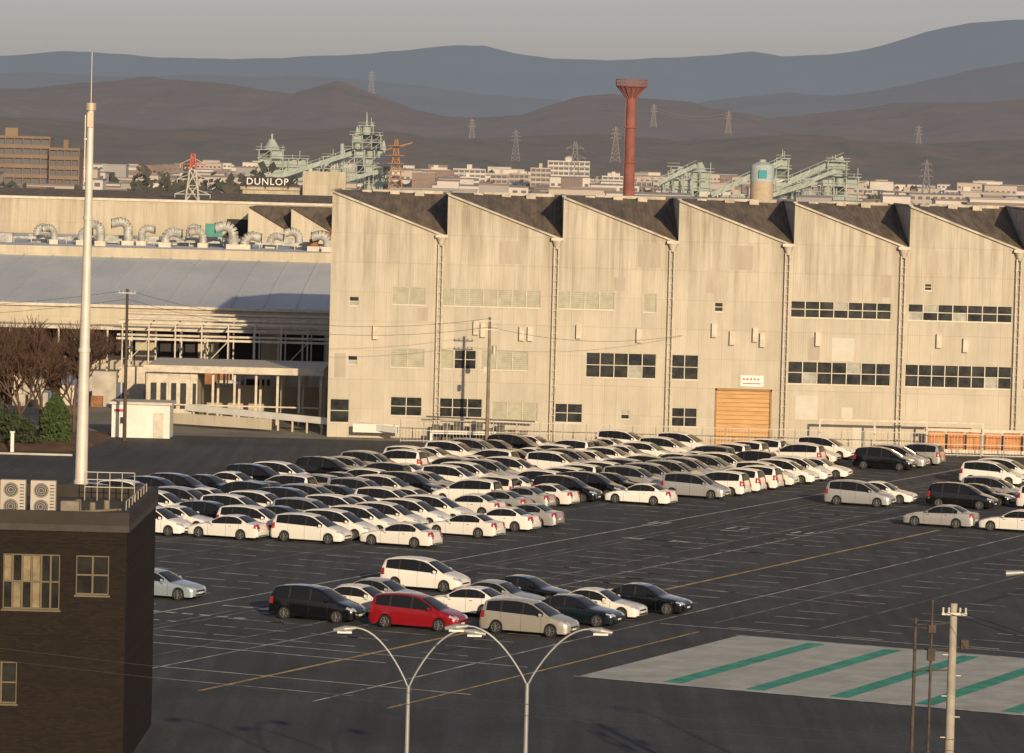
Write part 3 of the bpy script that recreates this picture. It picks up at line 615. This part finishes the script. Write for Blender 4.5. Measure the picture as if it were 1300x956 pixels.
for a,bb,c,d in((-40,BX+.08,BY-.08,BY+.15),(-40,BX+.08,161.9,162.1),(BX-.15,BX+.08,BY+.15,161.9)): mb.box(a,bb,c,d,9.25,9.75,1)
mb.obj('roof_and_parapet',[mk('roof_membrane',(.05,.045,.04),.85,0,.2,1),mk('parapet_metal',(.025,.019,.015),.75,0,.2,1)],of)
mb=MB()
for i,o_ in enumerate(ow): window(mb,o_,BY,.36 if i in(0,2) else .6,pb=.6 if i in(0,2) else 0)
mb.obj('windows',[mk('office_glass',(.02,.02,.018),.12,0,.4,1.2),mk('office_blind',(.20,.155,.085),.6,0,.3,2),M_louv,mk('bronze_frame',(.12,.095,.06),.5,.3,.1)],of)
M_ac=mk('ac_casing',(.42,.38,.32),.5,0,.08,1); M_grl=mk('ac_grille',(.05,.05,.05),.6,0,0)
def acunit(x,y):
    b=MB(); b.box(x,x+.95,y,y+.38,9.38,10.75,0); b.box(x+.1,x+.85,y+.02,y+.36,9.25,9.38,1)
    for zc in(9.75,10.38):
        b.cyl((x+.40,y-.035,zc),(x+.40,y+.0,zc),.27,.28,20,1)
        for r in(.25,.17,.09):
            for k in range(20):
                t=k*math.pi/10;t2=(k+1)*math.pi/10; b.beam((x+.4+r*math.cos(t),y-.045,zc+r*math.sin(t)),(x+.4+r*math.cos(t2),y-.045,zc+r*math.sin(t2)),.015,.015,0)
    for k in range(9): b.box(x+.74,x+.9,y-.01,y-.001,9.6+k*.12,9.64+k*.12,1)
    b.obj('air_conditioning_unit',[M_ac,M_grl])
for x in(-19.35,-18.2,-20.5,-21.7): acunit(x,151.5)
b=MB()
for i in range(5): b.cyl((-17.1+i*.5,160.5,9.25),(-17.1+i*.5,160.5,10.4),.02,n=6)
for z in(9.8,10.1,10.4): b.beam((-17.1,160.5,z),(-15.1,160.5,z),.03)
for i in range(8): b.cyl((-14.6,152+i*1.2,9.25),(-14.6,152+i*1.2,10.0),.02,n=6)
b.beam((-14.6,152,10.0),(-14.6,160.5,10.0),.03); b.obj('roof_railing',[M_gal])
b=MB()
for i in range(4): b.cyl((-17.2+i*.55,154,9.25),(-17.2+i*.55,154,9.75+.1*(i%2)),.14,.12,8)
b.box(-17.1,-16.4,152,152.4,9.25,9.95); b.tube([(-18.8,152,9.5),(-16.5,152.5,9.5),(-15,154,9.5)],.05,8); b.obj('roof_vents',[M_pole])
# ------------------------------------------------------------------ vegetation near left
M_twig=mk('bare_branches',(.11,.065,.045),.9,0,.3,1); M_leaf=mk('evergreen_leaves',(.018,.030,.012),.7,0,base2=(.05,.065,.024),scale=1.2); M_leaf2=mk('conifer_leaves',(.03,.055,.016),.7,0,base2=(.065,.095,.025),scale=1.0)
def baretree(x,y,h):
    b=MB()
    def grow(p,d,l,r,k):
        q=p+d*l; b.cyl(p,q,r,r*.72,5 if k>1 else 3,0,False)
        if k==0: return
        for i in range(4 if k>1 else 7):
            nd=(d+Vector((random.uniform(-1,1),random.uniform(-1,1),random.uniform(-.25,.65)))*.75).normalized()
            grow(p.lerp(q,random.uniform(.5,1)),nd,l*random.uniform(.66,.88),max(r*.6,.018),k-1)
    grow(Vector((x,y,.3)),Vector((0,0,1)),h*.30,.17,5); b.obj('bare_tree',[M_twig])
for x,y,h in((-43.5,318,10),(-40.8,322,10.5),(-37.6,319,10.5),(-35.2,321,9.5),(-46.5,322,10),(-42,324,10.5),(-39,316,9.5),(-36.6,324,9.5)): baretree(x,y,h)
def foliage(b,c,R,n,size,m=0,clumps=14):
    cs=[]
    for _ in range(clumps):
        while True:
            p=Vector([random.uniform(-1,1) for _ in range(3)])
            if p.length<1: break
        cs.append(Vector((c[0]+p.x*R[0],c[1]+p.y*R[1],c[2]+p.z*R[2])))
    for i in range(n):
        q=random.choice(cs)+Vector((random.gauss(0,R[0]*.22),random.gauss(0,R[1]*.22),random.gauss(0,R[2]*.2)))
        a=Vector([random.uniform(-1,1) for _ in range(3)]).normalized()*size*random.uniform(.6,1.3); d=a.orthogonal().normalized()*a.length*.7
        b.quad(q-a-d,q+a-d,q+a+d,q-a+d,m)
def bushtree(x,y,h,r,name='evergreen_tree',mat=None,n=1500,size=.12):
    b=MB(); b.cyl((x,y,.1),(x,y,h*.6),.12,.06,8,1,False)
    for k in range(5):
        t=k*1.3; b.cyl((x,y,h*.25+.1*k),(x+r*.6*math.cos(t),y+r*.6*math.sin(t),h*.6+.05*k),.05,.02,5,1,False)
    foliage(b,(x,y,h*.58),(r,r,h*.42),n,size); b.obj(name,[mat or M_leaf,M_twig])
for x,y,h,r in((-43,312,4.6,1.7),(-40.6,311,3.4,1.5),(-45.5,314,4.6,2),(-38.6,311,2.4,1.1)): bushtree(x,y,h,r)
b=MB(); b.cyl((-35.6,311.5,.1),(-35.6,311.5,3.4),.1,.03,8,1,False)
for k in range(2800):
    t=random.random(); z=.5+3.6*t; rr=1.15*math.sin(min(1,(1-t)*1.7+.05)*math.pi/2)*random.uniform(.6,1.05); a=random.uniform(0,6.28)
    q=Vector((-35.6+rr*math.cos(a),311.5+rr*math.sin(a),z)); v=Vector([random.uniform(-1,1) for _ in range(3)]).normalized()*.11; d=v.orthogonal().normalized()*.08; b.quad(q-v-d,q+v-d,q+v+d,q-v+d)
b.obj('conical_conifer',[M_leaf2,M_twig])
b=MB()
for i in range(14):
    x=-46.5+i*.75; foliage(b,(x,308.5,.75),(.6,.6,.35),90,.09)
b.obj('low_hedge',[M_leaf])
b=MB()
for x in(-44.1,-42.9,-39.9,-38.2): b.box(x,x+.25,304.6,304.85,0,1.5); b.box(x-.05,x+.3,304.55,304.9,1.5,1.6)
b.obj('white_bollards',[M_white])
# ------------------------------------------------------------------ middle distance
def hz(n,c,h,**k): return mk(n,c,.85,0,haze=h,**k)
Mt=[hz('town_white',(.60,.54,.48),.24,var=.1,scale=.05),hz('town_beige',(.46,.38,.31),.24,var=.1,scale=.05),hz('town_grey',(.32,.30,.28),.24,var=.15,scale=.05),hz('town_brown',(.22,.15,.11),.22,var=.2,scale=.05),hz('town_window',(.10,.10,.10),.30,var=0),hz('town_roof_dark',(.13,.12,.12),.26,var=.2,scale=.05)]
b=MB(); rs=random.Random(3)
for i in range(1700):
    y=rs.uniform(750,3600); x=rs.uniform(-.16,.16)*y; wd=rs.uniform(7,24); hh=rs.uniform(5,9) if rs.random()<.86 else rs.uniform(10,15); dp=rs.uniform(8,16); m=rs.choice([0,0,0,1,1,2,3])
    b.box(x,x+wd,y,y+dp,0,hh,m); b.box(x-.3,x+wd+.3,y-.3,y+dp+.3,hh,hh+.5,rs.choice([5,2,5,3]))
    if rs.random()<.6:
        for z in [1+3*k for k in range(int(hh//3))]:
            nn=int(wd//3)
            for q in range(nn): b.box(x+wd*(q+.2)/nn,x+wd*(q+.75)/nn,y-.1,y-.02,z,z+1.3,4)
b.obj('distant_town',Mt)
def apartment(x0,x1,y,h,floors,bays,wall_m,name='apartment_block',dep=12):
    e=empty(name); b=MB(); b.box(x0,x1,y,y+dep,0,h,0); b.box(x0-.2,x1+.2,y-1.4,y+dep,h,h+.8,0)
    b.box(lerp(x0,x1,.42),lerp(x0,x1,.58),y+3,y+8,h+.8,h+3.4,0)
    fh=h/floors
    for f in range(floors): b.box(x0,x1,y-1.3,y-.01,f*fh,f*fh+1.25,0)
    for i in range(bays+1): xx=lerp(x0,x1,i/bays); b.box(xx-.15,xx+.15,y-1.25,y-.02,0,h-.01,0)
    b.obj('walls',[wall_m],e)
    b=MB()
    for f in range(floors):
        for i in range(bays):
            a=lerp(x0,x1,(i+.12)/bays);c=lerp(x0,x1,(i+.88)/bays); b.box(a,c,y-.1,y-.03,f*fh+.5,f*fh+fh*.85,0)
    b.obj('windows',[Mt[4]],e)
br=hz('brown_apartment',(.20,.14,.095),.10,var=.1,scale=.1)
apartment(-178,-152,1300,25.5,8,9,br); apartment(-151.5,-142,1296,22,7,4,br); apartment(-196,-179,1310,24,8,6,br)
for x0,x1,y,z,fl,m in((-60,-42,2500,14,5,0),(-40,-20,2500,15,5,0),(-17,-3,2520,12,4,1),(0,12,2500,9,3,0),(8,20,2400,17,6,1),(19,45,2500,21.5,7,0),(-5,7,2450,13,4,1),(52,66,2450,13,5,0),(68,84,2500,10,3,1),(200,222,2500,9,3,0),(232,256,2500,8,3,1),(262,290,2450,9.5,3,0),(300,325,2500,8,3,0),(-35,-22,2300,11,4,0),(-100,-84,2500,9,3,0),(95,112,2500,9,3,0)):
    apartment(x0,x1,y,z,fl,max(4,int((x1-x0)/3)),Mt[m])
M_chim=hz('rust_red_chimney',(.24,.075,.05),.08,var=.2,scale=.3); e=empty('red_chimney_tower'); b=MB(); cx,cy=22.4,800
b.cyl((cx,cy,0),(cx,cy,37.5),1.3,.9,20,0); 
for z in (9,16,23,30): b.cyl((cx,cy,z),(cx,cy,z+.3),1.36,1.3,20,0)
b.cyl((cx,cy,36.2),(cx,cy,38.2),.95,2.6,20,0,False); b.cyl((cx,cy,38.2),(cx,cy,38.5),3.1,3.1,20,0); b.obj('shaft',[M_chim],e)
b=MB()
for k in range(16):
    t=k*math.pi/8;t2=(k+1)*math.pi/8
    for z in(38.9,39.6): b.beam((cx+3.1*math.cos(t),cy+3.1*math.sin(t),z),(cx+3.1*math.cos(t2),cy+3.1*math.sin(t2),z),.16,.16)
    b.beam((cx+3.1*math.cos(t),cy+3.1*math.sin(t),38.4),(cx+3.1*math.cos(t),cy+3.1*math.sin(t),39.6),.14,.14)
    b.beam((cx+1.0*math.cos(t),cy+1.0*math.sin(t),35.8),(cx+3.0*math.cos(t),cy+3.0*math.sin(t),38.3),.14,.14)
b.beam((cx-1.25,cy-1.3,0),(cx-1.1,cy-1.15,36),.1,.1); b.obj('gallery_and_railing',[M_chim],e)
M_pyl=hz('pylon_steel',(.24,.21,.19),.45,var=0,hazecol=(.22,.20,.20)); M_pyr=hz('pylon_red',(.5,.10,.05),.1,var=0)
def pylon(x,y,z0,h,wb,t,mat=None,top=None,name='power_pylon',arms=True):
    b=MB(); lv=8
    def hw(s): return wb/2*(1-s)**1.1+wb*.06
    for k in range(lv):
        a=k/lv;c=(k+1)/lv; A_,C_=hw(a),hw(c);za,zc=z0+h*a,z0+h*c; m=1 if (top and k>=lv-1) else 0
        cs=[(-1,-1),(1,-1),(1,1),(-1,1)]
        for i in range(4):
            p,q=cs[i],cs[(i+1)%4]
            b.beam((x+p[0]*A_,y+p[1]*A_,za),(x+p[0]*C_,y+p[1]*C_,zc),t,t,m)
            b.beam((x+p[0]*A_,y+p[1]*A_,za),(x+q[0]*C_,y+q[1]*C_,zc),t*.6,t*.6,m)
            b.beam((x+q[0]*A_,y+q[1]*A_,za),(x+p[0]*C_,y+p[1]*C_,zc),t*.6,t*.6,m)
            b.beam((x+p[0]*C_,y+p[1]*C_,zc),(x+q[0]*C_,y+q[1]*C_,zc),t*.6,t*.6,m)
    if arms:
      for s,l in((.68,.62),(.80,.55),(.92,.45)):
        z=z0+h*s; L_=wb*l
        b.beam((x-L_,y,z),(x+L_,y,z),t*.8,t*.8,1 if(top and s>.9) else 0); 
        for sg in(-1,1): b.beam((x+sg*L_,y,z),(x,y,z+h*.05),t*.6,t*.6,0); b.cyl((x+sg*L_,y,z-h*.03),(x+sg*L_,y,z),t*.5,n=5,m=0)
    b.obj(name,[mat or M_pyl,top or M_pyl])
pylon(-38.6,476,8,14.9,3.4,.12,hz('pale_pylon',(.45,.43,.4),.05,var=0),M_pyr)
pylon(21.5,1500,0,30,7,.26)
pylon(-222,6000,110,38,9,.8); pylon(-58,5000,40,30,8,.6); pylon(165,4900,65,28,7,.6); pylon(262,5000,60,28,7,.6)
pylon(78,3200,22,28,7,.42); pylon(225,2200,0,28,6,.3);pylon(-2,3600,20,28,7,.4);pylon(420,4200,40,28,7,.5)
b=MB()
for (p,q,s) in(((21.5,1500,28),(-225,2400,28),20),((21.5,1500,28),(225,2200,26),15),((78,3200,48),(-2,3600,46),8),((165,4900,90),(262,5000,86),8)):
    for dz in(0,-4): 
        P=(p[0],p[1],p[2]+dz);Q=(q[0],q[1],q[2]+dz); wire(b,P,Q,s,p[1]*.00003,16)
b.obj('transmission_lines',[M_pyl])
M_pt=hz('pale_teal_steel',(.34,.39,.34),.16,var=.15,scale=.2); M_ptd=hz('teal_steel_dark',(.10,.12,.11),.16,var=.2,scale=.2); M_brn=hz('brown_steel',(.34,.17,.07),.08,var=.1,scale=.3)  # middle one: darker teal for conveyor braces and back panels
rp=random.Random(11)
def ptower(b,x0,x1,y,z0,z1,t=.5,m=0,lev=None,full=.4):
    d=(x1-x0)*.9; lev=lev or max(2,int((z1-z0)/3.0)); cols=max(2,int((x1-x0)/3.2)+1)
    for k in range(lev+1):
        z=lerp(z0,z1,k/lev); ex=rp.uniform(.2,1.4); ew=rp.uniform(.2,1.4); b.box(x0-ex,x1+ew,y-.5,y+d,z-.12,z+.12,m)
        if k: b.box(x0-ex,x1+ew,y-.55,y-.4,z+.95,z+1.08,m)
        if k<lev:
            z2=lerp(z0,z1,(k+1)/lev)
            for i in range(cols):
                a=lerp(x0,x1,i/(cols-1)); b.box(a-t/2,a+t/2,y-.2,y+.2,z,z2,m)
                if i<cols-1:
                    c=lerp(x0,x1,(i+1)/(cols-1)); b.beam((a,y,z),(c,y,z2) if rp.random()<.5 else (c,y,z2),t*.5,t*.5,m)
                    r=rp.random()
                    if r<full: b.box(a+.3,c-.3,y+.6,y+d-1,z+.2,z2-rp.uniform(.3,1.2),m)
                    elif r<full+.25: b.cyl(((a+c)/2,y+2.2,z+.1),((a+c)/2,y+2.2,z2-.2),(c-a)*.33,(c-a)*.33,10,m)
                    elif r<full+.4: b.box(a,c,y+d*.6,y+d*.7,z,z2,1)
    for _ in range(int((x1-x0)/3)):
        xx=rp.uniform(x0,x1); b.beam((xx,y+1,z1),(xx,y+1,z1+rp.uniform(1,3.2)),.22,.22,m)
def conveyor(b,p,q,w=2.2,h=1.7,m=0):
    b.beam(p,q,w,h,m); P=Vector(p);Q=Vector(q); n=max(3,int((Q-P).length/3))
    for i in range(n):
        a=P.lerp(Q,i/n);c=P.lerp(Q,(i+.5)/n); b.beam(a+Vector((0,-w/2-.05,-h*.3)),c+Vector((0,-w/2-.05,h*.3)),.2,.1,1)
        b.beam(a+Vector((0,-w/2,h/2)),a+Vector((0,-w/2,h/2+1)),.12,.12,m)
    b.beam(P+Vector((0,-w/2,h/2+1)),Q+Vector((0,-w/2,h/2+1)),.14,.14,m)
    for t in(.15,.4,.65,.9):
        a=P.lerp(Q,t); b.beam((a.x-1,a.y,0),(a.x,a.y,a.z-h/2),.35,.35,m); b.beam((a.x+1,a.y,0),(a.x,a.y,a.z-h/2),.35,.35,m)
b=MB(); y=1500
ptower(b,-97,-88,y,2,24,.35,0,None,.6); b.cyl((-92.5,y+3,24),(-92.5,y+3,28),3.4,1.0,10,0); b.cyl((-92.5,y+3,28),(-92.5,y+3,30),.4,.4,8,0); ptower(b,-86,-79,y+4,2,21,.35,0); b.box(-88,-79,y+5,y+10,10,20,0)
ptower(b,-78,-66,y-4,2,17.5,.3,0,None,.3); ptower(b,-73,-69,y+2,17,22,.3,0); conveyor(b,(-92,y-6,13),(-62,y-6,23.5)); conveyor(b,(-80,y+6,12),(-66,y+6,22),1.6,1.2); conveyor(b,(-84,y-9,7),(-52,y-9,17),1.8,1.3)
ptower(b,-67,-47.5,y,2,19,.4,0,None,.45); ptower(b,-65,-50,y+1,19,25,.35,0,2,.5); ptower(b,-62,-51.5,y+1,25,30.5,.3,0,2,.4); ptower(b,-59.5,-54.5,y+1,30.5,34,.3,0,1,.4)
b.cyl((-57,y+2,34),(-57,y+2,39),.5,.15,8,0); b.cyl((-60.5,y+2,30),(-60.5,y+2,33.5),1.3,.3,8,0); b.cyl((-66,y+1,17),(-66,y+1,27),.8,.8,8,0); b.cyl((-55,y+2,34),(-55,y+2,35.4),.9,.2,8,0); b.cyl((-50.5,y+2,25),(-50.5,y+2,28.5),1.2,.4,8,0)
b.obj('concrete_batching_plant',[M_pt,M_ptd])
pylon(-45,1480,0,29,7,.35,M_brn,M_brn,'steel_lattice_tower',False)
b=MB()
for z in(17,20,23,26.5): b.box(-48,-42,1477,1483,z,z+.25)
b.beam((-49,1480,25),(-39,1480,28),.4); b.obj('lattice_tower_platforms',[M_brn])
b=MB(); y=1300
ptower(b,47,57,y,2,18,.3,0,None,.5); ptower(b,56,63,y+2,2,20.5,.3,0); b.cyl((59.5,y+4,20.5),(59.5,y+4,23.5),2.4,.8,10,0); conveyor(b,(46,y-3,16.5),(58,y-3,22.5),1.6,1.3)
b.cyl((53,y+2,18),(53,y+2,22),1.8,1.0,10,0); ptower(b,50,52.5,y+3,17,22,.25,0)
conveyor(b,(63,y-4,13),(86,y-4,24.5)); ptower(b,84,88,y-2,2,25.5,.3,0,None,.5); conveyor(b,(84,y+3,16),(106,y+3,26)); conveyor(b,(80,y-6,12),(103,y-6,22),1.8,1.3); conveyor(b,(66,y-9,8),(96,y-9,18),1.8,1.2)
ptower(b,88,99,y+5,2,14.5,.3,0,None,.5); ptower(b,99,111,y,2,20,.35,0,None,.45); ptower(b,101,107,y,20,25,.3,0,2); b.cyl((86,y,26),(86,y,28.5),.4,.1,6,0)
for k in range(6): b.cyl((64+k*3.4,y+8,2),(64+k*3.4,y+8,13),1.5,1.5,10,0)
b.obj('aggregate_processing_plant',[M_pt,M_ptd])
b=MB(); b.cyl((61.2,1000,0),(61.2,1000,19),2.9,2.9,20,0); b.cyl((61.2,1000,19),(61.2,1000,23.2),3.0,3.0,20,1); b.cyl((61.2,1000,23.2),(61.2,1000,24.0),3.0,1.2,20,1); b.cyl((61.2,1000,24.0),(61.2,1000,24.6),.9,.9,10,1)
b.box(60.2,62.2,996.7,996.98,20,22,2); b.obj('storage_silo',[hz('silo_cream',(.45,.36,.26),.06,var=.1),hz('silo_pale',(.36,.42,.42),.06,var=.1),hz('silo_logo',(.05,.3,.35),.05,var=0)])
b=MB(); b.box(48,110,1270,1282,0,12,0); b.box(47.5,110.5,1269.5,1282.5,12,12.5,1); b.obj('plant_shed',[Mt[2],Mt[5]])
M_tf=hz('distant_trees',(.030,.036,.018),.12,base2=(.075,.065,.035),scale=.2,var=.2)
b=MB(); rt=random.Random(5)
for i in range(70):
    y=rt.uniform(640,900); x=rt.uniform(-.095,-.055)*y*1.0; h=rt.uniform(12,18); foliage(b,(x,y,h*.6),(4,4,h*.4),150,.8,0,8)
for i in range(26):
    y=rt.uniform(650,720); x=rt.uniform(-.14,-.118)*y; h=rt.uniform(12,17.5); foliage(b,(x,y,h*.6),(4,4,h*.4),150,.8,0,8)
for i in range(260):
    y=rt.uniform(900,3600); x=rt.uniform(-.16,.16)*y; h=rt.uniform(6,11); foliage(b,(x,y,h*.5),(rt.uniform(8,26),5,h*.45),70,1.3+y/2800,0,7)
b.obj('distant_tree_mass',[M_tf])
# ------------------------------------------------------------------ hills
def hills(name,D,dep,prof,mat,amp,fx,nx=420,ny=34,seed=0,base=0,crest=1.0):
    b=MB(); bx0,bx1=prof[0][0],prof[-1][0]; vs=[]
    for j in range(ny+1):
        t=j/ny
        for i in range(nx+1):
            be=lerp(bx0,bx1,i/nx)/1000; 
            y=D-dep+dep*1.35*t; X=be*D
            tt=min(1,t*1.35); sh=(math.sin(tt*math.pi/2))**1.15
            if t*1.35>1: sh=1-(t*1.35-1)*1.2
            hp=H+interp(prof,be*1000)/1000*D
            P=Vector((X/fx+seed,y/fx*.7,seed*.3))
            rdg=1-abs(noise.noise(P))*2; r2=noise.noise(P*2.1+Vector((5,3,0))); r3=1-abs(noise.noise(P*4.1))*2; r4=noise.noise(P*11.0)
            nz=(rdg*.45+r2*.4+r3*.12+r4*.06-.30)
            k=.25+.75*(1-abs(2*tt-1)) if tt<1 else .3
            cr=(noise.noise(Vector((X/(fx*.5),seed*2.2,1)))*.14+noise.noise(Vector((X/(fx*.16),seed,4)))*.05+noise.noise(Vector((X/(fx*.05),seed,7)))*.02)*amp*crest
            z=base+(hp-base)*sh+nz*amp*k+cr
            vs.append((X,y,z))
    fs=[(j*(nx+1)+i,j*(nx+1)+i+1,(j+1)*(nx+1)+i+1,(j+1)*(nx+1)+i) for j in range(ny) for i in range(nx)]
    b.add(vs,fs,0,True); b.obj(name,[mat])
P1=[(-165,20),(-150,20.6),(-130,21.5),(-108.5,22.3),(-90.7,21.4),(-71,21.9),(-61,22.7),(-45,24.1),(-31.6,25.2),(-19.7,26.6),(-9,27),(-2,25.2),(8,23.9),(21.7,24.3),(37.5,26),(47,26.9),(58,28.6),(65,27.8),(77,28.5),(87,30.5),(100.6,34.6),(112,36.7),(126,37.7),(146,37.4),(165,36)]
P2=[(0,6),(20,10),(37,13),(55,16),(68,17.5),(78,17),(90,19),(105,22),(112,24),(126,26),(146,27),(165,26)]
P2b=[(-165,17),(-140,17.5),(-120,18),(-100,16.5),(-80,17.5),(-60,18.5),(-45,19),(-30,17.5),(-10,15.5),(10,14),(25,8)]
P3=[(-165,13),(-150,13.5),(-130,14),(-108,15),(-83,16.2),(-71,15.6),(-61,14.6),(-51,14.1),(-40,16.6),(-31.6,14),(-23.7,11.2),(-12,9.2),(0,9.9),(8,12),(15.8,13.9),(27.6,13.4),(39,12.9),(49,11.2),(57,10.4),(67,11.6),(79,13.9),(91,16.2),(103,17.1),(114,17.4),(126,18.3),(146,18),(165,17)]
P4=[(-165,4),(-150,5),(-120,7),(-90,5),(-60,6.5),(-40,7),(-20,4),(0,5),(20,6.5),(40,5.4),(60,7),(80,6),(100,5.4),(126,7.5),(146,6),(165,5)]
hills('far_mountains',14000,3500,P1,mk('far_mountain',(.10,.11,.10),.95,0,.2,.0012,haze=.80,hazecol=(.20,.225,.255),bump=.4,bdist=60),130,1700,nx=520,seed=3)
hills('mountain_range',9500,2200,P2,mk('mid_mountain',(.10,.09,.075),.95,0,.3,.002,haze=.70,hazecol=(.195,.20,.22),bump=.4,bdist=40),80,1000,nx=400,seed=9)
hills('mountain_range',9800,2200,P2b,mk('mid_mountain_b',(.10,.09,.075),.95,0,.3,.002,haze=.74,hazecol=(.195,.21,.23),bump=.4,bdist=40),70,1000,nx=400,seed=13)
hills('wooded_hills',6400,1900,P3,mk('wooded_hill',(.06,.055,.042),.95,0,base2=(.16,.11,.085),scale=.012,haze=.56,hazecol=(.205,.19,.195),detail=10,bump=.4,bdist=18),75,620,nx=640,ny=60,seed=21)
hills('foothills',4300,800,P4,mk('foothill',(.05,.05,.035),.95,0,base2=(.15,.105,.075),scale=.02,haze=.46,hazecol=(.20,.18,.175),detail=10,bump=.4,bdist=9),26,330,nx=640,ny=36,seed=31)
print('objects',len(bpy.data.objects))
